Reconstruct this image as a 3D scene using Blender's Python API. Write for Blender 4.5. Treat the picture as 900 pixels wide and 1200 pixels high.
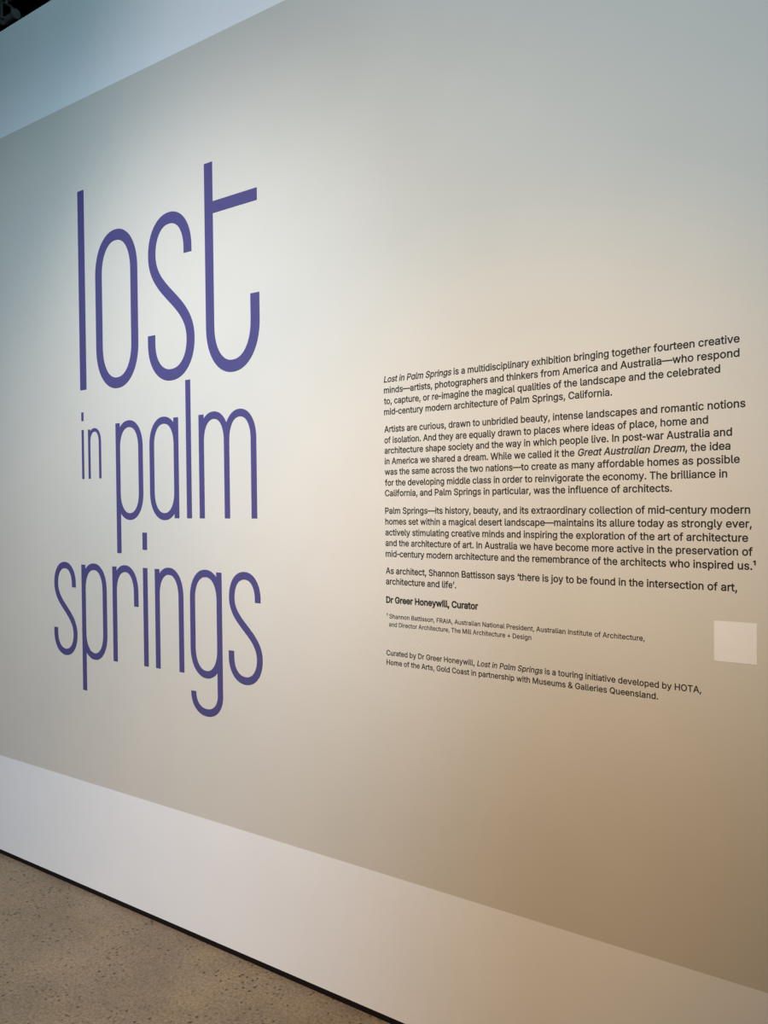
import bpy, bmesh, math, random
from mathutils import Matrix, Vector
from mathutils.geometry import delaunay_2d_cdt

random.seed(7)
for _o in list(bpy.data.objects):
    bpy.data.objects.remove(_o, do_unlink=True)
SC = bpy.context.scene
COL = SC.collection

# ------------------------------------------------------------------ camera
CAM_Z = 1.509
cam_data = bpy.data.cameras.new('camera')
cam_data.sensor_fit = 'VERTICAL'
cam_data.sensor_height = 36.0
cam_data.lens = 973.0 / 1200.0 * 36.0
cam_data.clip_start = 0.02
cam = bpy.data.objects.new('camera', cam_data)
COL.objects.link(cam)
yaw, pitch, roll = math.radians(-35.63215893), math.radians(-0.69484794), math.radians(-0.6274803)
fwd = Vector((math.sin(yaw) * math.cos(pitch), math.cos(yaw) * math.cos(pitch), math.sin(pitch)))
right = Vector((math.cos(yaw), -math.sin(yaw), 0.0))
up = right.cross(fwd)
r2 = right * math.cos(roll) + up * math.sin(roll)
u2 = up * math.cos(roll) - right * math.sin(roll)
M = Matrix((r2, u2, -fwd)).transposed().to_4x4()
M.translation = Vector((0.0, -1.93984, CAM_Z))
cam.matrix_world = M
SC.camera = cam

# ------------------------------------------------------------------ world, exposure, gallery spotlights
SC.view_settings.view_transform = 'Standard'
SC.view_settings.look = 'None'
SC.view_settings.gamma = 1.0
SC.view_settings.use_curve_mapping = False
SC.view_settings.exposure = 0.0
W = bpy.data.worlds.new('dark_gallery')
SC.world = W
W.use_nodes = True
W.node_tree.nodes['Background'].inputs['Color'].default_value = (0.010, 0.011, 0.011, 1)
W.node_tree.nodes['Background'].inputs['Strength'].default_value = 1.0


def spot(name, pos, target, angle, blend, rgb, radius=0.06):
    d = bpy.data.lights.new(name, 'SPOT')
    p = max(rgb)
    d.energy = p
    d.color = tuple(c / p for c in rgb)
    d.spot_size = math.radians(angle)
    d.spot_blend = blend
    d.shadow_soft_size = radius
    o = bpy.data.objects.new(name, d)
    COL.objects.link(o)
    o.location = pos
    o.rotation_euler = (Vector(target) - Vector(pos)).to_track_quat('-Z', 'Y').to_euler()
    return o


spot('cool_ceiling_spotlight', (0.07, -4.26, 4.18), (-3.72, 0, 0.60), 50.4, 0.90, (680, 833, 1014))
spot('amber_ceiling_spotlight', (1.32, -3.15, 4.00), (-1.30, 0, 0.88), 30.2, 1.00, (517, 312, 123))
spot('warm_ceiling_spotlight', (-2.04, -3.02, 3.51), (-1.72, 0, 0.44), 77.1, 0.76, (265, 227, 190))
spot('white_ceiling_spotlight', (-1.10, -3.80, 3.41), (-1.24, 0, 2.62), 51.4, 0.77, (181, 153, 161))
spot('high_ceiling_spotlight', (0.02, -4.49, 3.62), (-1.02, 0, 3.83), 77.5, 0.75, (230, 372, 437))

# dim fill lamp added behind the partition so the dark rigging shows
rig_fill = bpy.data.lights.new('rig_fill_light', 'POINT')
rig_fill.energy = 0.35
rig_fill.color = (1.0, 0.97, 0.92)
rig_fill.shadow_soft_size = 0.1
rig_fill_o = bpy.data.objects.new('rig_fill_light', rig_fill)
COL.objects.link(rig_fill_o)
rig_fill_o.location = (-3.6, 0.75, 4.9)


# ------------------------------------------------------------------ helpers
def new_mat(name, rough=0.8, spec=0.2):
    m = bpy.data.materials.new(name)
    m.use_nodes = True
    b = m.node_tree.nodes['Principled BSDF']
    b.inputs['Roughness'].default_value = rough
    b.inputs['Specular IOR Level'].default_value = spec
    return m, m.node_tree, b


def flat_noise(name, color, var=0.03, scale=30.0, rough=0.8, spec=0.2, bump=0.0, bump_scale=300.0):
    """A painted or printed surface: one colour with a faint procedural unevenness and roller texture."""
    m, nt, b = new_mat(name, rough, spec)
    tc = nt.nodes.new('ShaderNodeTexCoord')
    n = nt.nodes.new('ShaderNodeTexNoise')
    n.inputs['Scale'].default_value = scale
    n.inputs['Detail'].default_value = 4
    nt.links.new(tc.outputs['Object'], n.inputs['Vector'])
    r = nt.nodes.new('ShaderNodeValToRGB')
    lo = tuple(c * (1 - var) for c in color) + (1,)
    hi = tuple(min(1, c * (1 + var)) for c in color) + (1,)
    r.color_ramp.elements[0].color = lo
    r.color_ramp.elements[0].position = 0.3
    r.color_ramp.elements[1].color = hi
    r.color_ramp.elements[1].position = 0.7
    nt.links.new(n.outputs['Fac'], r.inputs['Fac'])
    nt.links.new(r.outputs['Color'], b.inputs['Base Color'])
    if bump:
        n2 = nt.nodes.new('ShaderNodeTexNoise')
        n2.inputs['Scale'].default_value = bump_scale
        n2.inputs['Detail'].default_value = 3
        nt.links.new(tc.outputs['Object'], n2.inputs['Vector'])
        bp = nt.nodes.new('ShaderNodeBump')
        bp.inputs['Strength'].default_value = bump
        bp.inputs['Distance'].default_value = 0.001
        nt.links.new(n2.outputs['Fac'], bp.inputs['Height'])
        nt.links.new(bp.outputs['Normal'], b.inputs['Normal'])
    return m


def concrete(name):
    """Ground concrete: brown-grey cement, soft blotches, fine sand, dark pits gathered in patches."""
    m, nt, b = new_mat(name, 0.55, 0.3)
    N, Lk = nt.nodes.new, nt.links.new
    tc = N('ShaderNodeTexCoord')

    def noise(scale, detail=4, rough=0.55):
        n = N('ShaderNodeTexNoise')
        n.inputs['Scale'].default_value = scale
        n.inputs['Detail'].default_value = detail
        n.inputs['Roughness'].default_value = rough
        Lk(tc.outputs['Object'], n.inputs['Vector'])
        return n

    def ramp(src, p0, c0, p1, c1):
        r = N('ShaderNodeValToRGB')
        r.color_ramp.elements[0].position, r.color_ramp.elements[0].color = p0, c0
        r.color_ramp.elements[1].position, r.color_ramp.elements[1].color = p1, c1
        Lk(src, r.inputs['Fac'])
        return r

    def mix(mode, fac, a, bb):
        x = N('ShaderNodeMixRGB')
        x.blend_type = mode
        if isinstance(fac, float):
            x.inputs['Fac'].default_value = fac
        else:
            Lk(fac, x.inputs['Fac'])
        Lk(a, x.inputs['Color1'])
        if isinstance(bb, tuple):
            x.inputs['Color2'].default_value = bb
        else:
            Lk(bb, x.inputs['Color2'])
        return x

    blot = ramp(noise(3.5, 5).outputs['Fac'], 0.32, FLOOR_LO, 0.68, FLOOR_HI)
    hue = ramp(noise(9.0, 3).outputs['Fac'], 0.35, (0.98, 0.97, 1.0, 1), 0.65, (1.02, 0.99, 0.93, 1))
    c = mix('MULTIPLY', 1.0, blot.outputs['Color'], hue.outputs['Color'])
    sand = ramp(noise(120.0, 4, 0.75).outputs['Fac'], 0.33, (0.62, 0.62, 0.62, 1), 0.67, (1.32, 1.32, 1.32, 1))
    c = mix('MULTIPLY', 1.0, c.outputs['Color'], sand.outputs['Color'])
    v = N('ShaderNodeTexVoronoi')
    v.inputs['Scale'].default_value = 60.0
    Lk(tc.outputs['Object'], v.inputs['Vector'])
    pit = ramp(v.outputs['Distance'], 0.20, (1, 1, 1, 1), 0.34, (0, 0, 0, 1))
    patch = ramp(noise(6.0, 4, 0.7).outputs['Fac'], 0.42, (0.12, 0.12, 0.12, 1), 0.60, (1, 1, 1, 1))
    sep = N('ShaderNodeSeparateColor')
    Lk(v.outputs['Color'], sep.inputs['Color'])
    pick = ramp(sep.outputs['Red'], 0.40, (0, 0, 0, 1), 0.45, (1, 1, 1, 1))
    k = mix('MULTIPLY', 1.0, pit.outputs['Color'], patch.outputs['Color'])
    k = mix('MULTIPLY', 1.0, k.outputs['Color'], pick.outputs['Color'])
    c = mix('MIX', k.outputs['Color'], c.outputs['Color'], (0.03, 0.022, 0.016, 1))
    Lk(c.outputs['Color'], b.inputs['Base Color'])
    bp = N('ShaderNodeBump')
    bp.inputs['Strength'].default_value = 0.25
    bp.inputs['Distance'].default_value = 0.002
    Lk(sand.outputs['Color'], bp.inputs['Height'])
    Lk(bp.outputs['Normal'], b.inputs['Normal'])
    return m


FLOOR_LO = (0.204, 0.161, 0.110, 1)
FLOOR_HI = (0.284, 0.219, 0.145, 1)
M_WHITE = flat_noise('white_wall_paint', (0.80, 0.805, 0.815), 0.012, 5.0, 0.85, 0.15, 0.12, 350.0)
M_GREY = flat_noise('pale_grey_wall_paint', (0.585, 0.558, 0.505), 0.012, 5.0, 0.85, 0.15, 0.12, 350.0)
M_FLOOR = concrete('ground_concrete')
M_SKIRT = flat_noise('black_skirting', (0.010, 0.008, 0.008), 0.1, 20.0, 0.7, 0.1)
M_CEIL = flat_noise('black_ceiling_paint', (0.004, 0.004, 0.004), 0.1, 3.0, 0.95, 0.0)
M_RIG = flat_noise('dark_rigging_metal', (0.30, 0.31, 0.30), 0.1, 30.0, 0.5, 0.4)
M_PURPLE = flat_noise('purple_vinyl', (0.073, 0.065, 0.190), 0.02, 20.0, 0.6, 0.2)
M_INK = flat_noise('black_vinyl', (0.022, 0.020, 0.018), 0.05, 40.0, 0.7, 0.15)
M_STICKER = flat_noise('white_sticker_paper', (0.78, 0.77, 0.77), 0.01, 40.0, 0.6, 0.25)


def link_mesh(name, me, mats, parent=None, loc=(0, 0, 0)):
    o = bpy.data.objects.new(name, me)
    for m in (mats if isinstance(mats, (list, tuple)) else [mats]):
        me.materials.append(m)
    COL.objects.link(o)
    o.parent = parent
    o.location = loc
    return o


def empty(name, loc):
    o = bpy.data.objects.new(name, None)
    o.empty_display_size = 0.05
    COL.objects.link(o)
    o.location = loc
    return o


def tag(o, label, cat, group=None):
    o['label'] = label
    o['category'] = cat
    if group:
        o['group'] = group
    return o


def box_bm(bm, x0, x1, y0, y1, z0, z1, mi=0):
    vs = [bm.verts.new((x, y, z)) for x in (x0, x1) for y in (y0, y1) for z in (z0, z1)]
    for q in ((0, 1, 3, 2), (4, 6, 7, 5), (0, 4, 5, 1), (2, 3, 7, 6), (0, 2, 6, 4), (1, 5, 7, 3)):
        f = bm.faces.new([vs[i] for i in q])
        f.material_index = mi


def finish(bm, name, smooth=False):
    bmesh.ops.recalc_face_normals(bm, faces=bm.faces[:])
    me = bpy.data.meshes.new(name)
    bm.to_mesh(me)
    bm.free()
    if smooth:
        for p in me.polygons:
            p.use_smooth = True
    return me


def structure(name, bm, mats):
    o = link_mesh(name, finish(bm, name), mats)
    o['kind'] = 'structure'
    return o


def tube_bm(bm, a, b, r, n=14, r2=None):
    a, b = Vector(a), Vector(b)
    r2 = r if r2 is None else r2
    q = (b - a).to_track_quat('Z', 'Y').to_matrix()
    ra, rb = [], []
    for i in range(n):
        t = 2 * math.pi * i / n
        d = q @ Vector((math.cos(t), math.sin(t), 0))
        ra.append(bm.verts.new(a + d * r))
        rb.append(bm.verts.new(b + d * r2))
    for i in range(n):
        bm.faces.new((ra[i], ra[(i + 1) % n], rb[(i + 1) % n], rb[i]))
    bm.faces.new(ra[::-1])
    bm.faces.new(rb)


def cut_out(tris, thick):
    """Flat triangles in (x, z) become a sheet of that thickness standing on the wall, its back on y = 0."""
    bm = bmesh.new()
    front, back, edges = {}, {}, {}
    for t in tris:
        for p in t:
            if p not in front:
                front[p] = bm.verts.new((p[0], -thick, p[1]))
                back[p] = bm.verts.new((p[0], 0.0, p[1]))
        bm.faces.new([front[p] for p in t])
        bm.faces.new([back[p] for p in t][::-1])
        for k in range(3):
            e = (t[k], t[(k + 1) % 3])
            if (e[1], e[0]) in edges:
                del edges[(e[1], e[0])]
            else:
                edges[e] = 1
    for a, b in edges:
        bm.faces.new((front[a], back[a], back[b], front[b]))
    return bm


# ------------------------------------------------------------------ the room
BAND_LO, BAND_HI, WALL_TOP, SKIRT, FLOOR_Z = 0.4298, 3.0685, 3.5128, 0.0172, -0.002
X0, X1, YB = -9.0, 3.0, 0.14

bm = bmesh.new()                                   # partition wall: white, with a wide pale grey painted band
zs = [SKIRT, BAND_LO, BAND_HI, WALL_TOP]
fr = [[bm.verts.new((x, 0.0, z)) for z in zs] for x in (X0, X1)]
bk = [[bm.verts.new((x, YB, z)) for z in zs] for x in (X0, X1)]
for i in range(3):
    mi = 1 if i == 1 else 0
    bm.faces.new((fr[0][i], fr[1][i], fr[1][i + 1], fr[0][i + 1])).material_index = mi
    bm.faces.new((bk[1][i], bk[0][i], bk[0][i + 1], bk[1][i + 1]))
    for k in (0, 1):
        bm.faces.new((fr[k][i], fr[k][i + 1], bk[k][i + 1], bk[k][i]))
bm.faces.new((fr[0][3], fr[1][3], bk[1][3], bk[0][3]))
bm.faces.new((fr[0][0], bk[0][0], bk[1][0], fr[1][0]))
structure('wall_back', bm, [M_WHITE, M_GREY])

bm = bmesh.new()
box_bm(bm, X0, X1, 0.001, YB, FLOOR_Z, SKIRT)
structure('baseboard_back', bm, M_SKIRT)

bm = bmesh.new()
box_bm(bm, X0 - 3, X1 + 2, -6.0, 6.0, -0.08, FLOOR_Z)
structure('floor', bm, M_FLOOR)

bm = bmesh.new()
box_bm(bm, X0 - 3, X1 + 2, -6.0, 6.0, 5.4, 5.5)
structure('ceiling', bm, M_CEIL)

# ------------------------------------------------------------------ lighting pipe and spotlight in the dark above the partition
RY, RZ = 1.2, 4.985
pipe = empty('lighting_pipe', (-6.0, RY, RZ))
tag(pipe, 'dark round lighting pipe hung under the black ceiling behind the wall', 'pipe')
bm = bmesh.new()
tube_bm(bm, (-3.0, 0, 0), (2.2, 0, 0), 0.024, 18)
link_mesh('bar', finish(bm, 'bar', True), M_RIG, pipe)
for hx in (-2.2, 0.2, 1.9):
    bm = bmesh.new()
    tube_bm(bm, (hx, 0, 0.0), (hx, 0, 5.4 - RZ), 0.010, 12)
    tube_bm(bm, (hx, 0, 5.38 - RZ), (hx, 0, 5.4 - RZ), 0.035, 16)
    tube_bm(bm, (hx - 0.02, 0, 0), (hx + 0.02, 0, 0), 0.032, 18)
    link_mesh('hanger', finish(bm, 'hanger'), M_RIG, pipe)

lamp = empty('stage_spotlight', (-5.35, RY, RZ))
tag(lamp, 'small dark spotlight on a yoke above the top left corner of the wall', 'spotlight')
bm = bmesh.new()
box_bm(bm, -0.022, 0.022, -0.030, 0.030, -0.040, -0.0275)
tube_bm(bm, (0, 0, -0.039), (0, 0, -0.075), 0.009, 12)
link_mesh('clamp', finish(bm, 'clamp'), M_RIG, lamp)
bm = bmesh.new()
box_bm(bm, -0.010, 0.010, -0.040, 0.040, -0.080, -0.074)
box_bm(bm, -0.010, 0.010, -0.040, -0.034, -0.190, -0.074)
box_bm(bm, -0.010, 0.010, 0.034, 0.040, -0.190, -0.074)
tube_bm(bm, (0, -0.048, -0.178), (0, 0.048, -0.178), 0.008, 12)
link_mesh('yoke', finish(bm, 'yoke'), M_RIG, lamp)
bm = bmesh.new()
hd = Vector((0.97, -0.1, -0.1)).normalized()
c = Vector((0.0, 0, -0.178))
tube_bm(bm, c - hd * 0.085, c - hd * 0.06, 0.014, 20, 0.021)
tube_bm(bm, c - hd * 0.06, c + hd * 0.10, 0.021, 20, 0.021)
for k in range(4):
    tube_bm(bm, c - hd * (0.052 - k * 0.012), c - hd * (0.047 - k * 0.012), 0.0245, 20)
link_mesh('housing', finish(bm, 'housing'), M_RIG, lamp)
bm = bmesh.new()
tube_bm(bm, c + hd * 0.10, c + hd * 0.135, 0.023, 20, 0.032)
link_mesh('lens_hood', finish(bm, 'lens_hood'), M_RIG, lamp)


# ------------------------------------------------------------------ vinyl title lettering on the wall
# One condensed alphabet, drawn as strokes of constant width; sizes are for the word "palm" (x-height 0.352 m).
XH, ASC, DESC, SW, WID = 0.352, 0.477, -0.131, 0.0245, 0.155
THICK = 0.0012
HS = SW / 2


def arc(cx, cz, rx, rz, a0, a1, n=28, e=2.15):
    out = []
    for i in range(n + 1):
        t = math.radians(a0 + (a1 - a0) * i / n)
        c, s = math.cos(t), math.sin(t)
        out.append((cx + rx * math.copysign(abs(c) ** (2 / e), c), cz + rz * math.copysign(abs(s) ** (2 / e), s)))
    return out


def bez(p0, p1, p2, p3, n=28):
    out = []
    for i in range(n + 1):
        t = i / n
        a, b, c, d = (1 - t) ** 3, 3 * t * (1 - t) ** 2, 3 * t * t * (1 - t), t ** 3
        out.append(tuple(a * p0[k] + b * p1[k] + c * p2[k] + d * p3[k] for k in (0, 1)))
    return out


RX = (WID - SW) / 2          # centre-line half width of a bowl
CX = WID / 2
RT = 0.088                   # centre-line height of a bowl's round end
OV = 0.007                   # overshoot of round shapes
TOPZ, BOTZ = XH + OV - HS, -OV + HS


def stem(x, z0, z1):
    return [(x + HS, z0), (x + HS, z1)], False


def bowl(x=0.0):
    return (arc(x + CX, TOPZ - RT, RX, RT, 0, 180) + arc(x + CX, BOTZ + RT, RX, RT, 180, 360)), True


def arch(x, w, z_end):
    rx = (w - SW) / 2
    return arc(x + w / 2, TOPZ - RT, rx, RT, 180, 0) + [(x + w - HS, z_end)], False


AW = 0.149


def letter_strokes(ch):
    if ch == 'l':
        return [stem(0, 0, ASC)]
    if ch == 'i':
        return [stem(0, 0, XH + 0.001)]
    if ch == 'o':
        return [bowl()]
    if ch == 'p':
        return [stem(0, DESC, XH), bowl()]
    if ch == 'a':
        return [bowl(), stem(WID - SW, 0, XH)]
    if ch == 'n':
        return [stem(0, 0, XH), arch(0, AW, 0)]
    if ch == 'm':
        return [stem(0, 0, XH), arch(0, 0.1465, 0), arch(0.1225, 0.148, 0)]
    if ch == 'r':
        return [stem(0, 0, XH), arch(0, AW, 0.211)]
    if ch == 'g':
        hz = -0.136 + HS
        rh = 0.064
        hook = [(WID - HS, XH), (WID - HS, hz + rh)] + arc(CX, hz + rh, RX, rh, 360, 180) + [(HS, -0.057)]
        return [bowl(), (hook, False)]
    if ch == 't':
        z = BOTZ + RT
        hook = [(HS, 0.435), (HS, z)] + arc(CX, z, RX, RT, 180, 360) + [(WID - HS, 0.1445)]
        return [(hook, False), ([(SW * 0.6, XH - 0.0118), (0.1515, XH - 0.0118)], False)]
    if ch == 's':
        xl, xr = 0.0045 + HS, 0.1465 - HS
        rs = 0.074
        top = [(xr, 0.262)] + arc((xl + xr) / 2, TOPZ - rs, (xr - xl) / 2, rs, 0, 180)
        yl, yr = HS, 0.1525 - HS
        low = arc((yl + yr) / 2, BOTZ + rs, (yr - yl) / 2, rs, 360, 180) + [(yl, 0.098)]
        z0, z1 = TOPZ - rs, BOTZ + rs
        mid = bez((xl, z0), (xl, z0 - 0.085), (yr, z1 + 0.085), (yr, z1))
        return [(top + mid[1:] + low[1:], False)]
    raise ValueError(ch)


def ribbon(pts, closed, s, w):
    """Quads of a ribbon of constant width swept along a centre line."""
    p = [Vector((x * s, z * s)) for x, z in pts]
    q = [p[0]]
    for v in p[1:]:
        if (v - q[-1]).length > 1e-4 * s:
            q.append(v)
    if closed and (q[0] - q[-1]).length < 1e-4 * s:
        q.pop()
    n = len(q)
    A, B = [], []
    for i in range(n):
        if closed:
            d0, d1 = q[i] - q[i - 1], q[(i + 1) % n] - q[i]
        else:
            d0 = q[i] - q[i - 1] if i else q[1] - q[0]
            d1 = q[i + 1] - q[i] if i < n - 1 else d0
        d0, d1 = d0.normalized(), d1.normalized()
        n0, n1 = Vector((-d0.y, d0.x)), Vector((-d1.y, d1.x))
        nn = (n0 + n1).normalized()
        nn /= max(0.5, nn.dot(n0))
        A.append(q[i] + nn * w / 2)
        B.append(q[i] - nn * w / 2)
    m = n if closed else n - 1
    return [(A[i], B[i], B[(i + 1) % n], A[(i + 1) % n]) for i in range(m)]


def stroke_mesh(name, strokes, s):
    """The union of a letter's strokes, cut from vinyl."""
    vs, fs = [], []
    for pts, closed in strokes:
        for quad in ribbon(pts, closed, s, SW * s):
            fs.append(list(range(len(vs), len(vs) + 4)))
            vs.extend(quad)
    v2, _e, f2, _ov, _oe, of = delaunay_2d_cdt(vs, [], fs, 1, 1e-6)
    tris = []
    for f, src in zip(f2, of):
        if src:
            t = [(v2[i].x, v2[i].y) for i in f]
            ar = (t[1][0] - t[0][0]) * (t[2][1] - t[0][1]) - (t[1][1] - t[0][1]) * (t[2][0] - t[0][0])
            tris.append(tuple(t if ar > 0 else t[::-1]))
    return finish(cut_out(tris, THICK), name)


def title_word(label, base, s, letters):
    root = empty('title_word', (letters[0][1], -0.0004, base))
    tag(root, label, 'lettering', 'words of the purple wall title')
    for ch, x in letters:
        o = link_mesh('letter', stroke_mesh('letter', letter_strokes(ch), s), M_PURPLE, root, (x - letters[0][1], 0, 0))
        o['label'] = "purple letter %s" % ch
        if ch == 'i':
            dot = [([(HS, 0.4185), (HS, 0.480)], False)]
            link_mesh('dot', stroke_mesh('dot', dot, s), M_PURPLE, o)
    return root


title_word('word "lost" in the largest purple letters at the top of the wall title', 1.9548, 1.605,
           [('l', -2.8325), ('o', -2.7272), ('s', -2.4236), ('t', -2.1206)])
title_word('smallest purple word "in", thin letters left of the word "palm"', 1.6112, 0.5355,
           [('i', -2.8282), ('n', -2.7873)])
title_word('purple word "palm" with a tall l, between "lost" above and "springs" below', 1.4605, 1.0,
           [('p', -2.6175), ('a', -2.4238), ('l', -2.2285), ('m', -2.1640)])
title_word('long purple word "springs", bottom line of the wall title', 0.9218, 1.012,
           [('s', -3.0302), ('p', -2.8430), ('r', -2.6495), ('i', -2.4705), ('n', -2.4047), ('g', -2.2193), ('s', -2.0318)])

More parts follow.
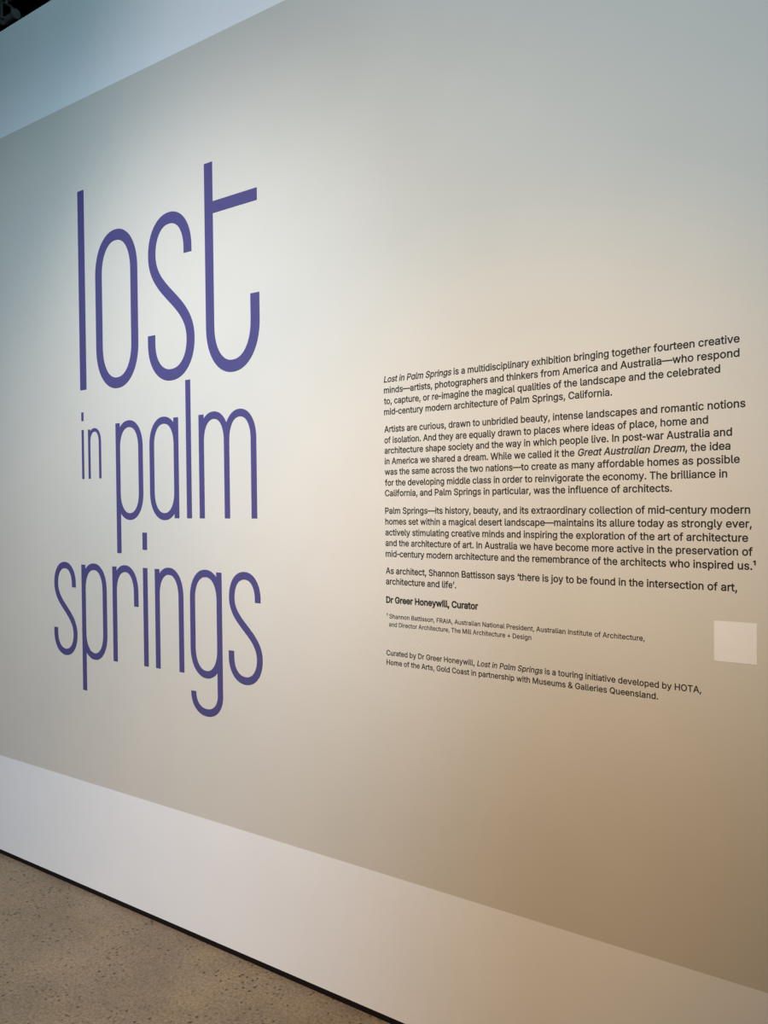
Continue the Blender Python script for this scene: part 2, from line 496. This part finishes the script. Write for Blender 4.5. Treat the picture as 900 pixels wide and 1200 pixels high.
# ------------------------------------------------------------------ printed wall text
# Outlines of a plain grotesque alphabet: advance width, then contours of x,y points (2000 units to the size).
GLYPHS = {
    ' ': (376, ''),
    '&': (895, '393,-14 300,-4 221,24 156,67 108,124 78,191 68,266 75,327 95,379 127,425 169,469 281,558 432,671 473,704 509,750 520,778 524,810 516,854 491,890 453,914 403,922 367,918 336,906 310,887 290,862 278,832 274,798 278,761 291,726 337,654 408,568 875,0 728,0 343,463 242,585 204,637 175,688 157,740 151,797 159,861 182,916 219,963 269,998 330,1020 400,1027 471,1020 531,998 580,963 617,919 640,866 647,808 643,764 630,723 610,685 583,650 512,586 309,435 255,390 220,349 200,307 194,262 200,216 219,175 248,141 286,115 333,98 386,93 445,99 502,118 555,149 602,191 642,242 672,303 691,372 698,449 815,449 810,360 793,287 769,230 742,185 690,124 666,94 610,47 542,13 468,-7'),
    '+': (906, '395,68 395,727 510,727 510,68|123,343 123,452 782,452 782,343'),
    ',': (376, '75,-239 135,142 274,142 169,-239'),
    '-': (536, '491,489 491,376 45,376 45,489'),
    '.': (376, '191,-9 156,-2 126,18 106,47 99,82 106,117 126,147 156,167 191,173 226,167 255,147 275,117 282,82 275,47 255,18 226,-2'),
    'A': (959, '33,0 403,1017 552,1017 926,0 790,0 574,605 528,744 464,957 490,957 426,742 381,605 170,0|220,284 220,397 740,397 740,284'),
    'B': (912, '120,0 120,1017 482,1017 579,1008 658,981 718,939 762,884 788,819 796,748 790,688 773,640 747,602 713,572 673,549 630,533 630,524 678,514 726,491 770,455 805,406 828,346 836,272 827,199 800,133 755,78 689,36 602,9 493,0|249,114 490,114 591,125 660,159 698,211 711,273 704,323 685,368 653,406 611,436 559,455 496,462 249,462|249,571 476,571 529,576 576,592 616,618 646,653 666,695 672,744 660,806 625,858 565,892 480,903 249,903'),
    'C': (1020, '535,-14 410,2 300,50 209,127 139,230 95,358 81,508 95,658 139,786 209,890 300,967 410,1015 535,1031 610,1025 680,1009 746,981 804,942 854,894 896,837 926,771 946,696 817,696 801,746 779,789 750,826 715,857 675,881 631,898 584,908 535,912 446,900 367,864 301,807 250,728 218,628 207,508 218,389 250,289 301,210 368,153 446,118 535,106 584,109 631,120 675,137 715,161 750,192 779,229 801,272 817,321 946,321 927,247 896,181 855,124 805,76 746,37 681,9 610,-8'),
    'D': (1004, '438,0 192,0 192,114 429,114 543,126 636,161 707,219 758,298 788,396 798,511 788,624 758,721 709,799 639,856 550,892 442,903 186,903 186,1017 451,1017 589,1002 705,957 798,883 867,782 909,657 923,511 909,363 867,237 797,136 701,61 581,15|249,1017 249,0 120,0 120,1017'),
    'F': (820, '120,0 120,1017 738,1017 738,903 249,903 249,557 692,557 692,442 249,442 249,0'),
    'G': (1041, '537,-14 410,2 299,50 207,127 138,231 95,359 81,508 95,658 138,786 207,890 298,967 407,1015 530,1031 608,1025 681,1007 747,978 806,939 857,890 898,833 929,768 948,697 816,697 798,744 774,786 746,823 712,854 674,879 631,897 583,908 531,912 444,900 366,865 301,807 250,728 218,628 207,508 218,389 250,290 301,211 368,153 448,118 537,106 618,115 689,142 748,187 792,247 820,320 830,405 869,398 565,398 565,511 956,511 956,400 942,283 902,182 837,99 753,38 652,-1'),
    'H': (1034, '120,0 120,1017 249,1017 249,578 785,578 785,1017 914,1017 914,0 785,0 785,464 249,464 249,0'),
    'I': (359, '120,0 120,1017 249,1017 249,0'),
    'L': (786, '120,0 120,1017 249,1017 249,114 722,114 722,0'),
    'M': (1256, '120,0 120,1017 303,1017 554,374 575,318 598,245 623,168 643,98 615,98 636,165 660,242 684,316 705,374 953,1017 1136,1017 1136,0 1009,0 1009,582 1009,654 1010,737 1012,826 1014,914 1026,914 995,819 964,726 935,644 912,582 684,0 572,0 341,582 318,642 290,722 258,815 224,914 238,914 240,832 242,743 243,657 244,582 244,0'),
    'N': (1047, '120,0 120,1017 272,1017 686,365 726,301 775,213 828,110 810,107 801,216 798,314 798,390 798,1017 927,1017 927,0 774,0 404,580 355,661 296,762 215,904 238,907 244,767 249,656 250,582 250,0'),
    'O': (1067, '534,-14 410,2 301,50 209,127 140,230 95,358 81,508 95,658 140,786 209,890 301,967 410,1015 534,1031 658,1015 767,967 858,890 928,786 971,658 986,508 971,358 928,230 858,127 767,50 658,2|534,106 621,117 699,152 765,209 817,288 849,388 860,508 849,629 817,729 765,808 699,865 621,900 534,912 447,900 368,865 302,808 251,729 218,628 207,508 218,388 251,288 302,210 368,152 447,117'),
    'P': (889, '120,0 120,1017 470,1017 578,1007 665,975 732,925 779,859 808,782 817,695 808,609 779,531 732,465 665,414 578,382 470,371 219,371 219,485 465,485 537,492 594,512 637,545 666,587 683,638 689,695 683,752 666,803 637,845 594,877 537,897 464,904 249,904 249,0'),
    'Q': (1067, '490,318 625,318 739,169 767,130 937,-96 802,-96 691,53 662,91|534,-14 410,2 301,50 209,127 140,230 95,358 81,508 95,658 140,786 209,890 301,967 410,1015 534,1031 658,1015 767,967 858,890 928,786 971,658 986,508 971,358 928,230 858,127 767,50 658,2|534,106 621,117 699,152 765,209 817,288 849,388 860,508 849,629 817,729 765,808 699,865 621,900 534,912 447,900 368,865 302,808 251,729 218,628 207,508 218,388 251,288 302,210 368,152 447,117'),
    'R': (898, '120,0 120,1017 472,1017 579,1007 666,977 733,929 781,866 809,790 819,704 809,618 781,543 733,481 666,434 579,405 472,395 193,395 193,510 467,510 539,516 595,534 638,562 667,601 685,649 690,704 685,761 667,809 638,849 595,879 538,898 466,904 249,904 249,0|706,0 460,458 606,458 856,0'),
    'S': (893, '447,-18 344,-9 255,18 182,62 128,120 92,191 76,273 209,273 221,219 247,175 285,142 333,117 388,103 447,98 513,104 572,121 621,147 659,184 683,228 691,279 684,323 664,358 632,386 592,409 490,445 367,479 255,521 172,578 121,652 104,745 115,826 150,896 204,953 275,996 360,1022 454,1031 549,1022 632,995 701,953 754,897 788,831 802,756 675,756 653,824 604,875 535,906 450,917 388,912 335,896 290,870 257,836 237,796 230,751 238,704 262,667 297,638 339,616 425,587 529,559 623,527 672,504 717,475 757,439 789,395 810,341 817,277 806,198 773,127 720,67 647,21 555,-8'),
    'T': (897, '64,903 64,1017 834,1017 834,903 513,903 513,0 385,0 385,903'),
    'W': (1372, '310,0 33,1017 165,1017 326,392 351,291 374,187 394,79 378,79 399,187 423,291 448,392 612,1017 759,1017 923,392 949,291 972,187 994,79 976,79 998,187 1021,291 1045,392 1207,1017 1339,1017 1060,0 911,0 735,646 703,783 672,950 699,950 670,789 636,646 461,0'),
    'a': (778, '320,-17 251,-10 189,10 136,43 95,89 69,147 61,216 67,275 86,322 116,358 155,386 200,407 251,421 356,440 467,453 505,460 531,470 546,485 551,509 551,513 547,557 533,593 511,622 480,644 440,657 391,662 341,657 298,645 263,625 235,602 214,575 200,548 82,582 114,644 157,692 209,727 266,751 327,764 388,769 478,759 526,744 572,721 612,687 645,640 666,580 673,503 673,0 553,0 553,104 545,104 504,49 472,23 431,2 380,-12|341,91 404,97 456,117 497,148 527,186 545,230 551,276 551,380 519,364 463,352 400,342 351,336 269,317 234,301 207,279 189,249 184,210 189,174 204,144 228,121 259,104 298,94'),
    'b': (849, '459,-16 396,-10 345,8 305,33 276,62 236,117 224,117 224,0 105,0 105,1017 227,1017 227,638 236,638 275,691 304,720 343,745 393,763 458,769 548,757 626,721 691,663 740,585 770,489 780,378 770,265 740,169 691,91 626,32 548,-4|440,94 505,103 559,131 601,175 632,233 650,302 656,379 650,455 632,522 602,579 560,623 506,650 440,660 376,651 322,624 280,582 250,526 231,458 225,379 232,299 250,230 281,173 323,130 377,103'),
    'c': (791, '414,-16 318,-4 234,33 164,92 112,170 79,265 68,375 79,486 112,582 164,661 234,720 318,757 414,769 469,765 520,754 567,736 610,712 648,681 680,644 705,601 723,554 606,524 581,578 540,621 484,650 414,660 346,650 290,620 247,575 217,517 199,449 193,375 199,302 217,235 247,177 290,132 346,103 414,93 485,103 541,132 583,177 608,234 726,205 708,156 682,112 650,75 612,43 569,17 521,-1 470,-13'),
    'd': (849, '391,-16 301,-4 223,32 158,91 109,169 79,265 68,378 79,489 110,585 159,663 224,721 302,757 391,769 455,763 506,745 545,720 575,691 612,638 621,638 621,1017 744,1017 744,0 625,0 625,117 613,117 574,62 544,33 505,8 454,-10|409,94 473,103 526,130 568,173 599,230 617,299 623,379 617,458 599,526 569,582 527,624 473,651 409,660 343,650 289,623 247,579 217,522 199,455 193,379 199,302 217,233 248,175 290,131 344,103'),
    'e': (808, '424,-16 321,-4 234,33 163,92 111,170 79,265 68,374 79,483 111,579 162,659 230,719 314,756 410,769 472,764 532,748 588,721 638,682 681,630 714,564 735,483 742,388 742,339 150,339 150,442 676,442 619,404 613,475 595,537 566,589 525,628 473,652 410,660 346,652 293,627 249,588 218,539 198,483 192,422 192,355 199,277 221,212 256,161 302,123 359,100 425,92 468,96 507,105 542,122 571,145 594,175 611,211 730,182 706,126 670,79 623,39 565,9 499,-10'),
    'f': (507, '456,759 456,654 13,654 13,759|161,0 161,863 169,923 191,972 226,1010 270,1038 321,1054 375,1060 445,1054 485,1042 455,937 430,944 389,948 341,941 309,920 290,885 283,837 283,0'),
    'g': (850, '414,-301 335,-296 268,-279 211,-254 165,-220 128,-181 101,-139 203,-81 243,-132 272,-156 309,-177 355,-190 414,-195 498,-184 564,-150 608,-93 623,-12 623,137 612,137 573,83 544,55 505,31 454,15 390,10 303,20 225,53 160,107 110,180 79,272 68,382 79,492 110,587 159,664 225,721 303,757 392,769 456,763 507,746 546,721 576,692 615,638 626,638 626,759 745,759 745,-18 734,-108 701,-180 649,-234 581,-272 502,-294|410,118 474,126 527,150 569,189 600,242 619,308 625,385 619,461 600,528 570,583 528,624 474,651 410,660 344,650 290,623 248,580 217,525 199,459 193,385 199,310 217,245 248,192 291,152 345,126'),
    'h': (820, '227,453 227,0 105,0 105,1017 227,1017 227,575 205,575 247,664 304,724 374,758 455,769 527,761 590,737 642,697 681,642 706,569 714,481 714,0 592,0 592,470 580,549 546,609 491,646 420,658 368,652 322,635 283,606 253,565 234,515'),
    'i': (333, '105,0 105,759 227,759 227,0|167,886 135,892 108,909 89,935 83,966 89,998 108,1024 135,1042 167,1047 200,1042 228,1024 246,998 253,966 246,935 228,909 200,892'),
    'j': (333, '105,759 227,759 227,-60 222,-125 203,-181 172,-226 129,-258 75,-279 8,-285 -20,-285 -20,-173 4,-173 50,-166 81,-144 99,-107 105,-58|167,886 134,892 107,909 88,935 82,966 88,998 107,1024 134,1042 167,1047 199,1042 227,1024 246,998 252,966 246,935 227,909 199,892'),
    'k': (761, '220,273 220,423 241,423 569,759 720,759 368,399 354,399|105,0 105,1017 227,1017 227,0|588,0 296,371 382,457 744,0'),
    'l': (378, '279,-5 202,6 148,40 116,95 105,169 105,1017 227,1017 227,197 231,153 240,125 260,109 292,104 321,105 339,109 361,5 323,-2'),
    'm': (1220, '105,0 105,759 224,759 225,591 215,591 235,646 265,692 302,727 344,752 390,767 438,772 514,760 575,721 618,663 642,589 625,589 644,642 674,686 714,723 761,750 815,767 873,772 937,765 994,744 1043,708 1081,657 1106,591 1114,510 1114,0 991,0 991,507 980,578 945,625 895,652 837,661 789,656 748,639 715,614 691,580 676,540 671,494 671,0 548,0 548,520 538,577 506,622 458,651 399,661 356,656 315,640 280,614 252,578 233,532 227,476 227,0'),
    'n': (819, '227,453 227,0 105,0 105,759 223,759 224,575 205,575 247,664 304,724 374,758 455,769 527,761 590,737 642,697 681,642 706,569 714,481 714,0 592,0 592,470 580,549 546,609 491,646 420,658 368,652 322,635 283,606 253,565 234,515'),
    'o': (830, '414,-16 318,-4 234,33 164,92 112,170 79,265 68,375 79,486 112,582 164,661 234,720 318,757 414,769 512,757 597,720 667,661 719,582 751,486 762,375 751,265 719,170 667,92 597,33 512,-4|414,93 484,103 540,132 584,177 614,235 632,302 638,375 632,448 614,516 584,575 540,620 484,650 414,660 346,650 290,620 247,575 217,517 199,449 193,375 199,302 217,235 247,177 290,132 346,103'),
    'p': (849, '105,-285 105,759 224,759 224,638 236,638 274,691 304,720 343,745 393,763 458,769 548,757 626,721 691,663 740,585 770,489 780,378 770,265 740,169 691,91 626,32 548,-4 459,-16 396,-10 345,8 306,33 276,62 236,117 227,117 227,-285|440,94 505,103 559,131 601,175 632,233 650,302 656,379 650,455 632,522 602,579 560,623 506,650 440,660 376,651 322,624 280,582 250,526 231,458 225,379 232,299 250,230 281,173 323,130 377,103'),
    'q': (849, '744,-285 621,-285 621,117 612,117 574,62 544,33 505,8 454,-10 391,-16 301,-4 223,32 158,91 109,169 79,265 68,378 79,489 110,585 159,663 224,721 302,757 391,769 455,763 506,745 545,720 575,691 613,638 625,638 625,759 744,759|409,94 473,103 526,130 568,173 599,230 617,299 623,379 617,458 599,526 569,582 527,624 473,651 409,660 343,650 289,623 247,579 217,522 199,455 193,379 199,302 217,233 248,175 290,131 344,103'),
    'r': (518, '105,0 105,759 223,759 223,642 231,642 260,694 305,734 362,761 426,770 459,769 487,767 487,645 460,649 414,651 363,646 318,629 280,603 252,567 233,524 227,474 227,0'),
    's': (730, '364,-16 290,-11 224,7 169,36 124,76 91,127 71,188 188,213 210,159 248,121 300,98 363,91 434,99 489,125 524,162 536,206 529,242 508,271 473,294 424,310 298,340 208,371 144,416 106,475 94,548 103,609 130,663 173,707 230,741 298,762 374,769 446,763 508,745 558,716 598,678 628,632 648,580 536,554 516,595 485,631 439,657 375,665 312,657 262,634 228,598 217,554 225,516 248,487 287,464 343,446 459,419 549,387 612,343 650,285 662,213 653,150 625,94 580,48 520,13 447,-9'),
    't': (455, '408,759 408,654 13,654 13,759|130,942 252,942 252,195 257,152 272,123 299,105 341,100 370,102 404,107 426,3 384,-5 337,-8 249,5 184,43 143,104 130,186'),
    'u': (820, '365,-10 293,-2 230,22 178,61 138,117 113,190 105,278 105,759 227,759 227,288 239,209 274,150 329,113 400,100 452,106 498,124 537,153 567,194 586,245 592,305 592,759 714,759 714,0 596,0 596,184 615,184 572,93 514,34 444,1'),
    'v': (778, '325,0 35,759 169,759 330,310 374,174 411,42 368,42 406,174 448,310 610,759 743,759 453,0'),
    'w': (1134, '275,0 45,759 174,759 267,427 308,273 350,83 330,83 371,269 412,427 504,759 633,759 723,427 763,271 804,83 783,83 826,270 867,427 960,759 1089,759 859,0 737,0 638,343 609,450 581,561 553,675 581,675 553,561 525,449 496,343 397,0'),
    'x': (757, '42,0 343,436 342,342 57,759 200,759 295,611 358,507 414,412 351,412 405,507 466,611 563,759 703,759 417,337 417,428 716,0 574,0 462,171 400,272 346,363 409,363 357,272 296,171 183,0'),
    'y': (778, '95,-277 123,-171 143,-175 177,-180 208,-178 235,-168 260,-148 282,-116 301,-71 325,-3 35,759 169,759 330,310 374,173 411,42 367,42 405,174 448,310 610,759 743,759 408,-116 383,-170 353,-214 318,-248 279,-271 234,-286 183,-290 129,-286'),
    '¹': (419, '336,1166 336,611 218,611 218,1065 213,1065 64,977 64,1081 207,1166'),
    'ɑ': (849, '390,-16 301,-4 223,32 159,91 110,169 79,265 68,378 79,489 110,585 159,663 225,721 303,757 392,769 456,763 507,746 546,721 575,692 613,638 622,638 622,759 744,759 744,0 623,0 623,117 613,117 574,62 544,33 504,7 454,-10|410,94 474,103 527,130 569,173 600,230 619,299 625,379 619,458 600,526 570,582 528,624 474,651 410,660 344,650 290,623 248,580 217,523 199,455 193,379 199,302 217,233 248,175 291,131 345,103'),
    '—': (1398, '1398,489 1398,376 0,376 0,489'),
    '‘': (354, '103,636 209,1017 302,1017 242,636'),
    '’': (354, '103,636 163,1017 302,1017 197,636'),
}

def glyph_contours(ch):
    adv, enc = GLYPHS[ch]
    if not enc:
        return adv, []
    return adv, [[tuple(int(v) / 2000.0 for v in p.split(',')) for p in c.split(' ')] for c in enc.split('|')]


def winding(cs, x, y):
    n = 0
    for c in cs:
        for i in range(len(c)):
            (x0, y0), (x1, y1) = c[i - 1], c[i]
            if (y0 <= y) != (y1 <= y):
                if x0 + (y - y0) * (x1 - x0) / (y1 - y0) > x:
                    n += 1 if y1 > y0 else -1
    return n


def fatten(cs, w):
    """Moves every outline outwards by w (the inner ones run the other way round, so their holes shrink)."""
    if not w:
        return cs
    area = sum(c[i - 1][0] * c[i][1] - c[i][0] * c[i - 1][1] for c in cs for i in range(len(c)))
    sg = 1.0 if area > 0 else -1.0
    out = []
    for c in cs:
        c = [p for i, p in enumerate(c) if p != c[i - 1]]
        q = []
        for i in range(len(c)):
            a, b, d = Vector(c[i - 1]), Vector(c[i]), Vector(c[(i + 1) % len(c)])
            n0, n1 = (b - a).normalized(), (d - b).normalized()
            n0, n1 = Vector((n0.y, -n0.x)), Vector((n1.y, -n1.x))
            nn = (n0 + n1)
            nn = nn.normalized() if nn.length > 1e-3 else n0
            nn /= max(0.6, nn.dot(n0))
            q.append(tuple(b + nn * w * sg))
        out.append(q)
    return out


CACHE = {}


def glyph_tris(ch, w):
    """Advance width and filled triangles of one character."""
    if (ch, w) in CACHE:
        return CACHE[(ch, w)]
    adv, cs = glyph_contours(ch)
    tris = []
    if cs:
        cs = fatten(cs, w)
        vs, es = [], []
        for c in cs:
            k = len(vs)
            vs.extend(Vector(p) for p in c)
            es.extend((k + i, k + (i + 1) % len(c)) for i in range(len(c)))
        v2, _e, f2, _a, _b, _c = delaunay_2d_cdt(vs, es, [], 0, 1e-6)
        for f in f2:
            t = [(v2[i].x, v2[i].y) for i in f]
            cx, cy = sum(p[0] for p in t) / 3, sum(p[1] for p in t) / 3
            ar = (t[1][0] - t[0][0]) * (t[2][1] - t[0][1]) - (t[1][1] - t[0][1]) * (t[2][0] - t[0][0])
            if abs(ar) > 1e-10 and winding(cs, cx, cy):
                tris.append(tuple(t if ar > 0 else t[::-1]))
    CACHE[(ch, w)] = (adv / 2000.0, tris)
    return CACHE[(ch, w)]


INK = 0.0005


def set_runs(runs, w):
    """Sets a list of (text, style) runs at size 1; gives triangles per run, the ink's left and its right."""
    pen, out, lo, hi = 0.0, [], 1e9, -1e9
    for text, style in runs:
        tris = []
        for ch in text:
            if style == 'i' and ch == 'a':
                ch = '\u0251'
            adv, ts = glyph_tris(ch, w)
            sl = 0.19 if style == 'i' else 0.0
            for t in ts:
                q = tuple((pen + x + sl * z, z) for x, z in t)
                tris.append(q)
                lo, hi = min(lo, *(p[0] for p in q)), max(hi, *(p[0] for p in q))
            pen += adv
        out.append(tris)
    return out, lo, hi


def print_mesh(name, tris, sx, sz, lo):
    return finish(cut_out([tuple(((x - lo) * sx, z * sz) for x, z in t) for t in tris], INK), name)


def paragraph(label, size, lines, weight=0.0, name='wall_text_paragraph', group='printed paragraphs of the wall text', cat='text'):
    """lines: (runs, left x, baseline z, ink width); each line is a part, an italic title in it a sub-part."""
    ox, oz = lines[-1][1], lines[-1][2]
    root = empty(name, (ox, 0.0, oz))
    tag(root, label, cat, group)
    for runs, x, z, width in lines:
        if isinstance(runs, str):
            runs = [(runs, '')]
        out, lo, hi = set_runs(runs, weight)
        sx = width / (hi - lo)
        k = next(i for i, (t, st) in enumerate(runs) if not st)
        o = link_mesh('text_line', print_mesh('text_line', out[k], sx, size, lo), M_INK, root, (x - ox, 0, z - oz))
        for i, (t, st) in enumerate(runs):
            if i == k:
                continue
            nm = {'i': 'italic_title', 's': 'footnote_mark', '': 'line_ending'}[st]
            c = link_mesh(nm, print_mesh(nm, out[i], sx, size, lo), M_INK, o)
            if st == 'i':
                c['label'] = 'italic words "%s"' % t.strip()
    return root


LX = -1.3860
DZ = 0.009
W_TXT = 0.014

paragraph('first and topmost paragraph of the wall text, four lines opening with an italic title', 0.0342, [
    ([('Lost in Palm Springs', 'i'), (' is a multidisciplinary exhibition bringing together fourteen creative', '')], LX, 1.8420 + DZ, 0.9600),
    ('minds\u2014artists, photographers and thinkers from America and Australia\u2014who respond', LX, 1.8108 + DZ, 0.9595),
    ('to, capture, or re-imagine the magical qualities of the landscape and the celebrated', LX, 1.7798 + DZ, 0.9190),
    ('mid-century modern architecture of Palm Springs, California.', LX, 1.7492 + DZ, 0.6718)], W_TXT)

paragraph('seven line black paragraph of the wall text that begins "Artists are curious"', 0.0342, [
    ('Artists are curious, drawn to unbridled beauty, intense landscapes and romantic notions', LX, 1.6994 + DZ, 0.9712),
    ('of isolation. And they are equally drawn to places where ideas of place, home and', LX, 1.6682 + DZ, 0.8925),
    ('architecture shape society and the way in which people live. In post-war Australia and', LX, 1.6384 + DZ, 0.9431),
    ([('in America we shared a dream. While we called it the ', ''), ('Great Australian Dream', 'i'), (', the idea', '')], LX, 1.6078 + DZ, 0.9396),
    ('was the same across the two nations\u2014to create as many affordable homes as possible', LX, 1.5776 + DZ, 0.9588),
    ('for the developing middle class in order to reinvigorate the economy. The brilliance in', LX, 1.5464 + DZ, 0.9325),
    ('California, and Palm Springs in particular, was the influence of architects.', LX, 1.5166 + DZ, 0.8116)], W_TXT)

paragraph('five line paragraph of wall text that begins "Palm Springs", ending in a footnote mark', 0.0342, [
    ('Palm Springs\u2014its history, beauty, and its extraordinary collection of mid-century modern', LX, 1.4662 + DZ, 0.9797),
    ('homes set within a magical desert landscape\u2014maintains its allure today as strongly ever,', LX, 1.4353 + DZ, 0.9828),
    ('actively stimulating creative minds and inspiring the exploration of the art of architecture', LX, 1.4043 + DZ, 0.9752),
    ('and the architecture of art. In Australia we have become more active in the preservation of', LX, 1.3740 + DZ, 0.9844),
    ([('mid-century modern architecture and the remembrance of the architects who inspired us.', ''), ('\u00b9', 's')], LX, 1.3431 + DZ, 0.9905)], W_TXT)

paragraph('two line black paragraph of the wall text that begins "As architect"', 0.0342, [
    ('As architect, Shannon Battisson says \u2018there is joy to be found in the intersection of art,', LX, 1.2942 + DZ, 0.9521),
    ('architecture and life\u2019.', LX, 1.2638 + DZ, 0.2336)], W_TXT)

paragraph('single bold black line naming the curator, below the larger wall text', 0.0342, [
    ('Dr Greer Honeywill, Curator', LX, 1.2108 + DZ, 0.3008)], 0.027, 'curator_credit', None)

paragraph('two line footnote in the smallest print on the wall, under the bold curator line', 0.0243, [
    ([('\u00b9', 's'), (' Shannon Battisson, FRAIA, Australian National President, Australian Institute of Architecture,', '')], -1.3850, 1.1662 + DZ, 0.7450),
    ('and Director Architecture, The Mill Architecture + Design', -1.3770, 1.1430 + DZ, 0.4455)], 0.008, 'wall_footnote', None)

paragraph('lowest two lines of small black print on the wall, about the touring show', 0.0288, [
    ([('Curated by Dr Greer Honeywill, ', ''), ('Lost in Palm Springs', 'i'), (' is a touring initiative developed by HOTA,', '')], -1.3868, 1.0596 + DZ, 0.8748),
    ('Home of the Arts, Gold Coast in partnership with Museums & Galleries Queensland.', -1.3870, 1.0324 + DZ, 0.7776)], 0.011, 'touring_credit', None)

# square white sticker beside the text
bm = bmesh.new()
vs = [(-0.4834, 1.1448), (-0.3940, 1.1448), (-0.3940, 1.2348), (-0.4834, 1.2348)]
f0 = [bm.verts.new((x, -0.0006, z)) for x, z in vs]
f1 = [bm.verts.new((x, 0.0, z)) for x, z in vs]
bm.faces.new(f0)
bm.faces.new(f1[::-1])
for i in range(4):
    bm.faces.new((f0[i], f1[i], f1[(i + 1) % 4], f0[(i + 1) % 4]))
tag(link_mesh('wall_sticker', finish(bm, 'wall_sticker'), M_STICKER),
    'small square white sticker on the grey wall right of the footnote', 'sticker')
